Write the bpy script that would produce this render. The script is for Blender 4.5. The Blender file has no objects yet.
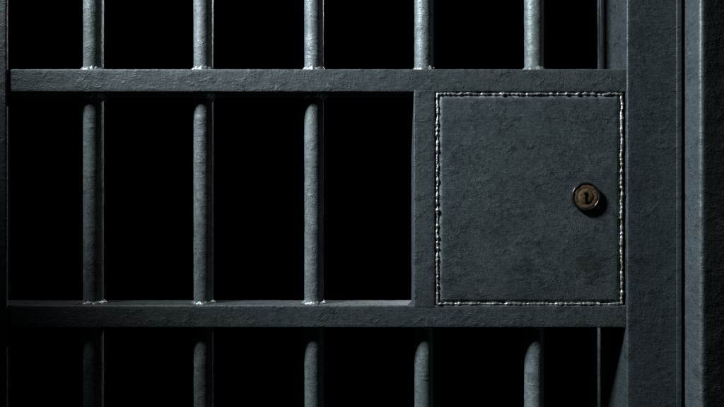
import bpy, math, random
from mathutils import Vector, noise

random.seed(7)
S = bpy.context.scene
COL = S.collection
PX = 0.00125                       # metres per photo pixel on the plane of the rail fronts


def X(px): return (px - 362.0) * PX
def Z(py): return (203.5 - py) * PX


# ------------------------------------------------------------------ camera
CAM_D = 0.75
cam = bpy.data.cameras.new('camera')
cam.sensor_width = 36.0
cam.lens = 36.0 * CAM_D / (724 * PX)
cam.clip_start = 0.01
cam.clip_end = 50
cam_o = bpy.data.objects.new('camera', cam)
COL.objects.link(cam_o)
cam_o.location = (0, -CAM_D, 0)
cam_o.rotation_euler = (math.radians(90), 0, 0)
S.camera = cam_o

# ------------------------------------------------------------------ world, lamps, exposure
W = bpy.data.worlds.new('World')
S.world = W
W.use_nodes = True
W.node_tree.nodes['Background'].inputs[0].default_value = (0.55, 0.75, 0.85, 1)
W.node_tree.nodes['Background'].inputs[1].default_value = 0.002
S.view_settings.view_transform = 'Standard'
S.view_settings.look = 'None'
S.view_settings.exposure = 0
S.view_settings.gamma = 1
S.cycles.diffuse_bounces = 1


def spot(name, loc, aim, watts, deg, blend, size, color):
    l = bpy.data.lights.new(name, 'SPOT')
    l.energy = watts
    l.spot_size = math.radians(deg)
    l.spot_blend = blend
    l.shadow_soft_size = size
    l.color = color
    o = bpy.data.objects.new(name, l)
    COL.objects.link(o)
    o.location = loc
    o.rotation_euler = (Vector(aim) - Vector(loc)).to_track_quat('-Z', 'Y').to_euler()
    return o


KEY = Vector((-0.954, -0.44, 1.04))
spot('key_lamp', KEY, (0.21, 0, 0.06), 178, 45.4, 1.0, 0.13, (0.895, 0.97, 1.0))
spot('rim_lamp', (0.55, 2.35, 1.16), (-0.05, 0.02, 0.03), 66, 40, 0.6, 0.03, (0.95, 0.97, 1.0))

spot('rod_fill', (1.30, 0.0, 0.12), (X(599) * 1.4, 0.30, 0.0), 1.2, 50, 0.8, 0.03, (0.9, 0.97, 1.0))  # added unseen spot, there only to brighten the thin rod behind the door


# ------------------------------------------------------------------ materials
def metal(name, dark, light, rough, metallic, bump=1.0, stain=None, spec=0.5, pit=1.0, strokes=1.0):
    m = bpy.data.materials.new(name)
    m.use_nodes = True
    nt = m.node_tree
    N, L = nt.nodes, nt.links
    b = N['Principled BSDF']
    b.inputs['Metallic'].default_value = metallic
    b.inputs['Specular IOR Level'].default_value = spec
    geo = N.new('ShaderNodeNewGeometry')

    def tex(scale, detail, rgh=0.6, stretch=(1, 1, 1), dist=0.0, turn=0.0):
        mp = N.new('ShaderNodeMapping')
        mp.inputs['Scale'].default_value = stretch
        mp.vector_type = 'TEXTURE' if turn else 'POINT'
        if turn:
            mp.inputs['Scale'].default_value = tuple(1.0 / q for q in stretch)
        mp.inputs['Rotation'].default_value = (0, turn, 0)
        L.new(geo.outputs['Position'], mp.inputs['Vector'])
        t = N.new('ShaderNodeTexNoise')
        t.inputs['Scale'].default_value = scale
        t.inputs['Detail'].default_value = detail
        t.inputs['Roughness'].default_value = rgh
        t.inputs['Distortion'].default_value = dist
        L.new(mp.outputs[0], t.inputs['Vector'])
        return t.outputs['Fac']

    def ramp(src, a, c, inv=False):
        r = N.new('ShaderNodeMapRange')
        r.inputs['From Min'].default_value = a
        r.inputs['From Max'].default_value = c
        r.inputs['To Min'].default_value = 1.0 if inv else 0.0
        r.inputs['To Max'].default_value = 0.0 if inv else 1.0
        L.new(src, r.inputs['Value'])
        return r.outputs['Result']

    def math_(op, a, c):
        n = N.new('ShaderNodeMath')
        n.operation = op
        for i, v in enumerate((a, c)):
            if isinstance(v, float):
                n.inputs[i].default_value = v
            else:
                L.new(v, n.inputs[i])
        return n.outputs[0]

    def mix(f, a, c):
        n = N.new('ShaderNodeMix')
        n.data_type = 'RGBA'
        if isinstance(f, float):
            n.inputs['Factor'].default_value = f
        else:
            L.new(f, n.inputs['Factor'])
        for s, v in (('A', a), ('B', c)):
            i = [q for q in n.inputs if q.name == s and q.type == 'RGBA'][0]
            if isinstance(v, tuple):
                i.default_value = (*v, 1)
            else:
                L.new(v, i)
        return [q for q in n.outputs if q.type == 'RGBA'][0]

    cloud = tex(22, 6, 0.62)
    cloud2 = tex(13, 5, 0.7, dist=0.6)
    cloud3 = tex(31, 4, 0.65, (1.0, 1.0, 1.6), dist=0.3)
    grain = tex(520, 3, 0.7)
    mid = tex(110, 5, 0.65, dist=0.4)
    stroke = tex(60, 4, 0.65, (1.0, 1.0, 7.0), turn=0.06)          # brush strokes of old paint, level
    stroke2 = tex(70, 4, 0.65, (5.0, 1.0, 0.6), turn=0.09)         # and upright
    specks = tex(300, 3, 0.6)
    patch = ramp(cloud2, 0.44, 0.60)                               # where the paint is rough
    patch3 = ramp(cloud3, 0.50, 0.64)
    c = mix(ramp(cloud, 0.34, 0.66), dark, light)
    c = mix(math_('MULTIPLY', ramp(stroke, 0.50, 0.68), 0.35), c, tuple(min(1, v * 1.7) for v in light))
    c = mix(math_('MULTIPLY', math_('MULTIPLY', ramp(grain, 0.52, 0.70), patch), 0.5), c, tuple(min(1, v * 2.0) for v in light))
    c = mix(math_('MULTIPLY', math_('MULTIPLY', ramp(mid, 0.38, 0.52, True), math_('ADD', math_('MULTIPLY', patch3, 0.75), 0.2)), 0.75), c, tuple(v * 0.35 for v in dark))
    fine = tex(240, 4, 0.75, dist=0.5)
    c = mix(math_('MULTIPLY', ramp(fine, 0.40, 0.52, True), 0.35), c, tuple(v * 0.4 for v in dark))
    pm = math_('MULTIPLY', math_('ADD', math_('MULTIPLY', patch, 0.75), 0.12), pit)
    c = mix(math_('MULTIPLY', ramp(specks, 0.34, 0.41, True), pm), c, tuple(v * 0.25 for v in dark))
    # thin scratches, in clumps, at several slants
    for (tn, sc) in ((0.35, 42), (-0.8, 36), (1.25, 48)):
        ln = ramp(tex(sc, 2, 0.5, (1.2, 1.2, 26.0), turn=tn), 0.665, 0.70)
        c = mix(math_('MULTIPLY', math_('MULTIPLY', ln, patch3), 0.45 * strokes), c, tuple(min(1, v * 2.6) for v in light))
    # worn edges, their lighter colour also painting in the bright bevel highlight
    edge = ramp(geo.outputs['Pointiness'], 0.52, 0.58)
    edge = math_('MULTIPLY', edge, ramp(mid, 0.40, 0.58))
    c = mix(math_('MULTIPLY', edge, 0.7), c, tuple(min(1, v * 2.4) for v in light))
    # rust-brown specks, sparse
    rs = math_('MULTIPLY', ramp(tex(70, 5, 0.7), 0.62, 0.70), ramp(tex(9, 2), 0.50, 0.62))
    c = mix(math_('MULTIPLY', rs, 0.5), c, (0.045, 0.032, 0.022))
    if stain:
        for (sx, sz, rad) in stain:      # worn dirty patches on the plate
            vm = N.new('ShaderNodeVectorMath')
            vm.operation = 'DISTANCE'
            L.new(geo.outputs['Position'], vm.inputs[0])
            vm.inputs[1].default_value = (sx, 0.0, sz)
            d = math_('ADD', vm.outputs['Value'], math_('MULTIPLY', math_('SUBTRACT', tex(75, 6, 0.75, (1.0, 1.0, 2.2)), 0.5), 0.11))
            c = mix(math_('MULTIPLY', ramp(d, rad * 0.62, rad, True), 0.5), c, (0.012, 0.014, 0.015))
    L.new(c, b.inputs['Base Color'])
    ro = math_('ADD', math_('MULTIPLY', mid, 0.35), rough - 0.17)
    L.new(ro, b.inputs['Roughness'])
    vo = N.new('ShaderNodeTexVoronoi')
    vo.inputs['Scale'].default_value = 130
    L.new(geo.outputs['Position'], vo.inputs['Vector'])
    pits = ramp(vo.outputs['Distance'], 0.08, 0.35)
    h = math_('MULTIPLY', mid, math_('ADD', math_('MULTIPLY', patch3, 0.55), 0.14))
    h = math_('ADD', h, math_('MULTIPLY', grain, math_('ADD', math_('MULTIPLY', patch, 0.38), 0.05)))
    h = math_('ADD', h, math_('MULTIPLY', math_('MULTIPLY', ramp(tex(48, 3, 0.6, (1.0, 1.0, 1.7), dist=1.2), 0.46, 0.56), patch3), 0.35))
    h = math_('ADD', h, math_('MULTIPLY', stroke, 0.5 * strokes))
    h = math_('ADD', h, math_('MULTIPLY', stroke2, 0.3))
    h = math_('ADD', h, math_('MULTIPLY', ramp(specks, 0.30, 0.46), math_('MULTIPLY', pm, 0.32)))
    h = math_('ADD', h, math_('MULTIPLY', pits, 0.10))
    bp = N.new('ShaderNodeBump')
    bp.inputs['Strength'].default_value = 0.8
    bp.inputs['Distance'].default_value = 0.00085 * bump
    L.new(h, bp.inputs['Height'])
    L.new(bp.outputs[0], b.inputs['Normal'])
    return m


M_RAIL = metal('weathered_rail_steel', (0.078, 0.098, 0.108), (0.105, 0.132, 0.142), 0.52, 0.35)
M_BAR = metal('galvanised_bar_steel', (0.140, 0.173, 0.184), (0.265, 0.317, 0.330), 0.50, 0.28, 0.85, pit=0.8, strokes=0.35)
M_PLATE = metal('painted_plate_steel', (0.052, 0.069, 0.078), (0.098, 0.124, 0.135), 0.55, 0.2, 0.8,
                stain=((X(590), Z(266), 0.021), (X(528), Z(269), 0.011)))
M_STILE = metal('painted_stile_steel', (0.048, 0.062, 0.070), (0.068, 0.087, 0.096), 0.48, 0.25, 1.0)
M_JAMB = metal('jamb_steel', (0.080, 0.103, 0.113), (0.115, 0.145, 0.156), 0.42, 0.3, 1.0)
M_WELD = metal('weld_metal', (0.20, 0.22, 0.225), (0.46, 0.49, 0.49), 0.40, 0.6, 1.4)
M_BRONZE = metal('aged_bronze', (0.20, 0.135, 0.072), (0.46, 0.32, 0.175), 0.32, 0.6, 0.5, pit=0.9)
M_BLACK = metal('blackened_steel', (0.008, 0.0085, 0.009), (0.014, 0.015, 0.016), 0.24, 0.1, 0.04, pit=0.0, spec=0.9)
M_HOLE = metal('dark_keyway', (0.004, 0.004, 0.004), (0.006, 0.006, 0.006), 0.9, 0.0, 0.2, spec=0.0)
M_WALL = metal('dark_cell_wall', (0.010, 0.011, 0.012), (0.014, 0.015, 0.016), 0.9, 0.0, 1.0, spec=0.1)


# ------------------------------------------------------------------ mesh helpers
def link(name, verts, faces, mat, parent=None, smooth=True):
    me = bpy.data.meshes.new(name)
    off = parent['_o'] if parent is not None and '_o' in parent else (0, 0, 0)
    me.from_pydata([(v[0] - off[0], v[1] - off[1], v[2] - off[2]) for v in verts], [], faces)
    me.materials.append(mat)
    if smooth:
        me.polygons.foreach_set('use_smooth', [True] * len(me.polygons))
    me.update()
    o = bpy.data.objects.new(name, me)
    COL.objects.link(o)
    if parent is not None:
        o.parent = parent
    return o


def thing(name, loc, label, cat):
    e = bpy.data.objects.new(name, None)
    COL.objects.link(e)
    e.empty_display_size = 0.1
    e.location = loc
    e['label'] = label
    e['category'] = cat
    return e


def nz(p, f, seed=0.0):
    return noise.noise(Vector((p[0] * f + seed, p[1] * f + seed * 1.7, p[2] * f - seed)))


def rough_offset(p, amp):
    return amp * (0.6 * nz(p, 45) + 0.5 * nz(p, 130, 3) + 0.35 * nz(p, 330, 9))


def round_rect(a0, a1, b0, b1, r, step, seg=4):
    """profile (a, b) and outward normal, counter-clockwise"""
    out = []
    cs = [(a1 - r, b0 + r, -90), (a1 - r, b1 - r, 0), (a0 + r, b1 - r, 90), (a0 + r, b0 + r, 180)]
    for k, (ca, cb, d0) in enumerate(cs):
        for i in range(seg + 1):
            t = math.radians(d0 + 90 * i / seg)
            out.append((ca + r * math.cos(t), cb + r * math.sin(t), math.cos(t), math.sin(t)))
        na, nb, nd = cs[(k + 1) % 4]
        t = math.radians(d0 + 90)
        p = (ca + r * math.cos(t), cb + r * math.sin(t))
        q = (na + r * math.cos(t), nb + r * math.sin(t))
        ln = math.hypot(q[0] - p[0], q[1] - p[1])
        n = max(1, int(ln / step))
        for i in range(1, n):
            f = i / n
            out.append((p[0] + (q[0] - p[0]) * f, p[1] + (q[1] - p[1]) * f, math.cos(t), math.sin(t)))
    return out


def beam(name, axis, lo, hi, a, b, r, mat, parent, amp=0.00035, step=0.004, ring=0.004):
    """rounded rectangular section run along axis 'x' (a = y, b = z) or 'z' (a = x, b = y)"""
    prof = round_rect(a[0], a[1], b[0], b[1], r, step)
    n = len(prof)
    rings = max(2, int((hi - lo) / ring))
    V, F = [], []
    for k in range(rings + 1):
        t = lo + (hi - lo) * k / rings
        for (pa, pb, na, nb) in prof:
            p = (t, pa, pb) if axis == 'x' else (pa, pb, t)
            d = rough_offset(p, amp)
            pa2, pb2 = pa + na * d, pb + nb * d
            V.append((t, pa2, pb2) if axis == 'x' else (pa2, pb2, t))
    for k in range(rings):
        for i in range(n):
            j = (i + 1) % n
            F.append((k * n + i, k * n + j, (k + 1) * n + j, (k + 1) * n + i))
    F.append(tuple(range(n - 1, -1, -1)))
    F.append(tuple(rings * n + i for i in range(n)))
    return link(name, V, F, mat, parent)


def slab(name, x0, x1, y0, y1, z0, z1, r, mat, parent, amp=0.0003, step=0.004):
    """plate with a rounded front edge: front grid, rim, sides, back"""
    nx = max(2, int((x1 - x0) / step))
    nzz = max(2, int((z1 - z0) / step))
    V, F, idx = [], [], {}
    for i in range(nx + 1):
        for k in range(nzz + 1):
            x = x0 + (x1 - x0) * i / nx
            z = z0 + (z1 - z0) * k / nzz
            e = min(i, nx - i, k, nzz - k)
            y = y0 + (r if e == 0 else 0)
            d = rough_offset((x, y0, z), amp)
            if e == 0:
                x += rough_offset((x, z, 1.3), 0.0005)
                z += rough_offset((z, x, 2.3), 0.0005)
            idx[i, k] = len(V)
            V.append((x, y - d, z))
    for i in range(nx):
        for k in range(nzz):
            F.append((idx[i, k], idx[i + 1, k], idx[i + 1, k + 1], idx[i, k + 1]))
    loop = [(i, 0) for i in range(nx)] + [(nx, k) for k in range(nzz)] + \
           [(i, nzz) for i in range(nx, 0, -1)] + [(0, k) for k in range(nzz, 0, -1)]
    base = len(V)
    for q in loop:
        v = V[idx[q]]
        V.append((v[0], y1, v[2]))
    m = len(loop)
    for i in range(m):
        j = (i + 1) % m
        F.append((idx[loop[i]], base + i, base + j, idx[loop[j]]))
    F.append(tuple(base + i for i in range(m - 1, -1, -1)))
    return link(name, V, F, mat, parent)


def rod(name, x, y, z0, z1, r, mat, parent, sides=40, ring=0.0035, amp=0.0003):
    V, F = [], []
    rings = int((z1 - z0) / ring)
    for k in range(rings + 1):
        z = z0 + (z1 - z0) * k / rings
        for i in range(sides):
            t = 2 * math.pi * i / sides
            p = (x + r * math.cos(t), y + r * math.sin(t), z)
            rr = r + rough_offset(p, amp) + 0.00025 * nz((x, 0, z), 9)
            V.append((x + rr * math.cos(t), y + rr * math.sin(t), z))
    for k in range(rings):
        for i in range(sides):
            j = (i + 1) % sides
            F.append((k * sides + i, k * sides + j, (k + 1) * sides + j, (k + 1) * sides + i))
    F.append(tuple(range(sides - 1, -1, -1)))
    F.append(tuple(rings * sides + i for i in range(sides)))
    return link(name, V, F, mat, parent)


def tube_path(name, pts, closed, rad, mat, parent, sides=12, up=None):
    """lumpy bead along a list of points; rad(s) gives the radius at arc length s"""
    V, F = [], []
    n = len(pts)
    s = 0.0
    for k in range(n):
        p = pts[k]
        q = pts[(k + 1) % n] if closed or k < n - 1 else pts[k]
        o = pts[k - 1] if closed or k > 0 else pts[k]
        t = (q - o).normalized()
        ref = Vector((0, -1, 0)) if abs(t.y) < 0.9 else Vector((0, 0, 1))
        if up:
            ref = up
        u = t.cross(ref).normalized()
        w = u.cross(t).normalized()
        if k:
            s += (p - pts[k - 1]).length
        for i in range(sides):
            a = 2 * math.pi * i / sides
            dirv = u * math.cos(a) + w * math.sin(a)
            pr = p + dirv * rad(s)
            rr = rad(s) * (1 + 0.38 * nz(pr, 330, 5) + 0.25 * nz(pr, 800, 2))
            V.append(p + dirv * rr)
    m = n if closed else n - 1
    for k in range(m):
        k2 = (k + 1) % n
        for i in range(sides):
            j = (i + 1) % sides
            F.append((k * sides + i, k2 * sides + i, k2 * sides + j, k * sides + j))
    return link(name, V, F, mat, parent)


def lathe(name, cx, cz, prof, mat, parent, sides=64, amp=0.0):
    """profile of (radius, y) from back rim to front centre"""
    V, F = [], []
    for (r, y) in prof:
        for i in range(sides):
            t = 2 * math.pi * i / sides
            p = (cx + r * math.cos(t), y, cz + r * math.sin(t))
            d = amp * nz(p, 300)
            V.append((cx + (r + d) * math.cos(t), y + d, cz + (r + d) * math.sin(t)))
    for k in range(len(prof) - 1):
        for i in range(sides):
            j = (i + 1) % sides
            F.append((k * sides + i, k * sides + j, (k + 1) * sides + j, (k + 1) * sides + i))
    if prof[-1][0] > 0:
        F.append(tuple((len(prof) - 1) * sides + i for i in range(sides)))
    return link(name, V, F, mat, parent)


# ------------------------------------------------------------------ setting behind the door
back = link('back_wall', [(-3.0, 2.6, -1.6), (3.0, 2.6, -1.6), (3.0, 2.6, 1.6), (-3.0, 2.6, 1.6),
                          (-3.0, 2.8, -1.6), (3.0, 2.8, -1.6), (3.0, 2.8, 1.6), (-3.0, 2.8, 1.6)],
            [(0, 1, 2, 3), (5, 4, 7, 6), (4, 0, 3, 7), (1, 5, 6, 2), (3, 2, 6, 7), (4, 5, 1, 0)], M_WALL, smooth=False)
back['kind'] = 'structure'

# ------------------------------------------------------------------ the door
D = 0.041                       # depth of rails
BAR_Y, BAR_R = 0.0215, 0.0122
TOP, BOT = 0.62, -0.62
door = thing('cell_door', (X(317), D / 2, BOT),
             'dark grey steel cell door with vertical bars and a round lock in a welded plate', 'cell door')
door['kind'] = 'thing'
door['_o'] = (X(317), D / 2, BOT)

PROUD = -0.003
# stiles
beam('stile', 'z', BOT, TOP, (X(-46), X(8)), (PROUD - 0.001, 0.0015), 0.0022, M_RAIL, door)
st = beam('stile', 'z', BOT, TOP, (X(626), X(681)), (PROUD, 0.082), 0.0022, M_STILE, door)
beam('edge_strip', 'z', BOT + 0.001, TOP - 0.001, (X(675), X(680.5)), (PROUD - 0.0007, 0.02), 0.0014, M_STILE, door, step=0.002)

xl, xr = X(-30), X(626) + 0.002
for (y0, y1) in ((69, 92), (305.5, 328)):
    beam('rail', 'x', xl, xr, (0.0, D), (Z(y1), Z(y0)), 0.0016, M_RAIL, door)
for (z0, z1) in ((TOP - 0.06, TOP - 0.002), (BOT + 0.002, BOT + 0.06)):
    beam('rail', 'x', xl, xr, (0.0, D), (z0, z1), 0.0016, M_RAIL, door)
# upright of the lock box between the two rails
ov = 0.0065
up = beam('lock_upright', 'z', Z(305.5) - ov, Z(92) + ov, (X(414), X(435)), (-0.00012, D - 0.001), 0.0014, M_RAIL, door, ring=0.002)
for v in up.data.vertices:            # the ends run into the rails without a step
    z = v.co.z + BOT
    dive = max(0.0, (Z(305.5) - 0.0030) - z, z - (Z(92) + 0.0030))
    if v.co.y + D / 2 < 0.02:
        v.co.y += dive * 0.8

RAIL_EDGES = (Z(69), Z(92), Z(305.5), Z(328))


def collar(bar, x, z, sgn, size=1.0):
    """lumpy fillet weld round the foot of a bar"""
    n = 72
    V, F = [], []
    seed = random.uniform(0, 90)
    prof = [(0.0, 1.0), (0.25, 0.92), (0.5, 0.72), (0.75, 0.45), (0.93, 0.18), (1.0, -0.1)]
    for i in range(n):
        t = 2 * math.pi * i / n
        c, s_ = math.cos(t), math.sin(t)
        lump = 1 + 0.55 * noise.noise(Vector((c * 2.6 + seed, s_ * 2.6, 0))) + 0.2 * noise.noise(Vector((c * 6, s_ * 6 + seed, 3)))
        w = 0.0046 * lump * (0.6 + 0.4 * size)
        hgt = 0.0060 * size * (1 + 0.5 * noise.noise(Vector((c * 4, s_ * 4, seed))) + 0.2 * noise.noise(Vector((c * 7, s_ * 7, seed + 4))))
        for (u, v) in prof:
            r = BAR_R - 0.0006 + w * u
            V.append((x + r * c, BAR_Y + r * s_, z + sgn * hgt * v))
    m = len(prof)
    for i in range(n):
        j = (i + 1) % n
        for q in range(m - 1):
            f = (i * m + q, i * m + q + 1, j * m + q + 1, j * m + q)
            F.append(f if sgn > 0 else f[::-1])
    link('weld_bead', V, F, M_WELD, bar)


def bar(px, z0, z1, edges):
    kk = (CAM_D + BAR_Y) / CAM_D
    x = X(px) * kk
    b = rod('bar', x, BAR_Y, z0, z1, BAR_R, M_BAR, door)
    b['_o'] = door['_o']
    for (z, s) in edges:
        collar(b, x, z, s, 0.55 if z < 0 else 1.0)
    del b['_o']


E = RAIL_EDGES
for px in (93.5, 203.5, 314):
    bar(px, BOT + 0.03, TOP - 0.03, ((E[0], 1), (E[1], -1), (E[2], 1), (E[3], -1)))
for px in (424, 534):
    bar(px, E[0] - 0.012, TOP - 0.03, ((E[0], 1),))
    bar(px, BOT + 0.03, E[3] + 0.012, ((E[3], -1),))

# lock plate in its opening: backing, plate, weld bead round it
slab('backing_plate', X(433), X(627), 0.0105, 0.016, Z(307), Z(90), 0.0, M_STILE, door)
plate = slab('lock_plate', X(439.6), X(619.8), 0.0004, 0.0095, Z(302.2), Z(95.8), 0.0007, M_PLATE, door)
plate['_o'] = door['_o']
bx0, bx1, bz0, bz1, by = X(437.6), X(622.0), Z(304.0), Z(93.9), 0.0016
pts = []


def run(a, b):
    n = int((b - a).length / 0.0008)
    for i in range(n):
        pts.append(a + (b - a) * (i / n))


A, B, C_, D_ = Vector((bx0, by, bz0)), Vector((bx1, by, bz0)), Vector((bx1, by, bz1)), Vector((bx0, by, bz1))
for a, b in ((A, B), (B, C_), (C_, D_), (D_, A)):
    run(a, b)
for p in pts:
    p += Vector((0.0011 * nz(p, 95, 1), 0.0011 * nz(p, 110, 2), 0.0011 * nz(p, 95, 3)))


def bead_r(s):
    ph = s / 0.0052 + 1.6 * noise.noise(Vector((s * 90, 0, 0)))
    return 0.00205 * (0.72 + 0.10 * abs(math.sin(math.pi * ph)) + 0.62 * noise.noise(Vector((s * 210, 4, 0)))
                     + 0.35 * noise.noise(Vector((s * 55, 9, 0))))


tube_path('weld_bead', pts, True, bead_r, M_WELD, plate)
del plate['_o']

# lock: black collar, bronze face with raised plug and keyway
lx, lz = X(585), Z(196.5)
lock = lathe('lock', lx, lz, [(r_ * 1.02, y_ if y_ > 0 else y_ * 0.62) for (r_, y_) in [(0.0150, 0.0090), (0.0166, 0.0015), (0.0173, 0.0004), (0.0176, -0.0030), (0.0174, -0.0058),
                              (0.0168, -0.0068), (0.0158, -0.0070), (0.0150, -0.0062), (0.0147, -0.0040), (0.0146, -0.0020)]],
             M_BLACK, door, amp=0.0003)
lock['_o'] = door['_o']
face_o = lathe('lock_face', lx, lz, [(0.0155, -0.0014), (0.0152, -0.0030), (0.0145, -0.0035), (0.0130, -0.0037), (0.0112, -0.0036), (0.0100, -0.0033),
                                     (0.0094, -0.0033), (0.0088, -0.0038), (0.0078, -0.0041), (0.0050, -0.0043), (0.0002, -0.0044)],
               M_BRONZE, lock, amp=0.00022)


def keyhole():
    out = []
    for i in range(15):
        t = math.radians(-52 + 284 * i / 14)
        out.append((0.0026 * math.cos(t), 0.0030 + 0.0026 * math.sin(t)))
    out += [(-0.0014, -0.0008), (-0.0016, -0.0072), (0.0014, -0.0074), (0.0014, -0.0008)]
    n = len(out)
    V = [(lx + a, -0.0047, lz + c) for a, c in out] + [(lx + a, -0.0026, lz + c) for a, c in out]
    F = [tuple(range(n))[::-1], tuple(range(n, 2 * n))]
    for i in range(n):
        j = (i + 1) % n
        F.append((i, j, n + j, n + i))
    return link('keyhole', V, F, M_HOLE, lock, smooth=False)


keyhole()
del lock['_o'], door['_o']

# ------------------------------------------------------------------ jamb on the right, standing proud of the door
JF = -0.036
k = (CAM_D + JF) / CAM_D
jamb = thing('door_jamb', (X(760), 0.06, BOT), 'dark grey steel jamb standing proud along the right side of the barred door', 'door jamb')
jamb['kind'] = 'thing'
jamb['_o'] = (X(760), 0.06, BOT)
post = beam('post', 'z', BOT - 0.03, TOP + 0.03, (X(700.5) * k, X(700.5) * k + 0.15), (JF, 0.16), 0.0050, M_JAMB, jamb)
for v in post.data.vertices:          # the front of the post falls back a little to the right
    if v.co.y + 0.06 < 0.05:
        v.co.y += 0.25 * max(0.0, v.co.x + X(760) - X(702) * k)
del jamb['_o']

# ------------------------------------------------------------------ thin rod behind the door, next to its right stile
RY = 0.30
k = (CAM_D + RY) / CAM_D
lr = rod('locking_rod', X(599.3) * k, RY, BOT - 0.1, TOP + 0.1, 0.0030, M_BAR, None, sides=20, ring=0.006)
lr['label'] = 'thin vertical steel rod behind the cell door, beside its right stile'
lr['category'] = 'rod'
lr['kind'] = 'thing'
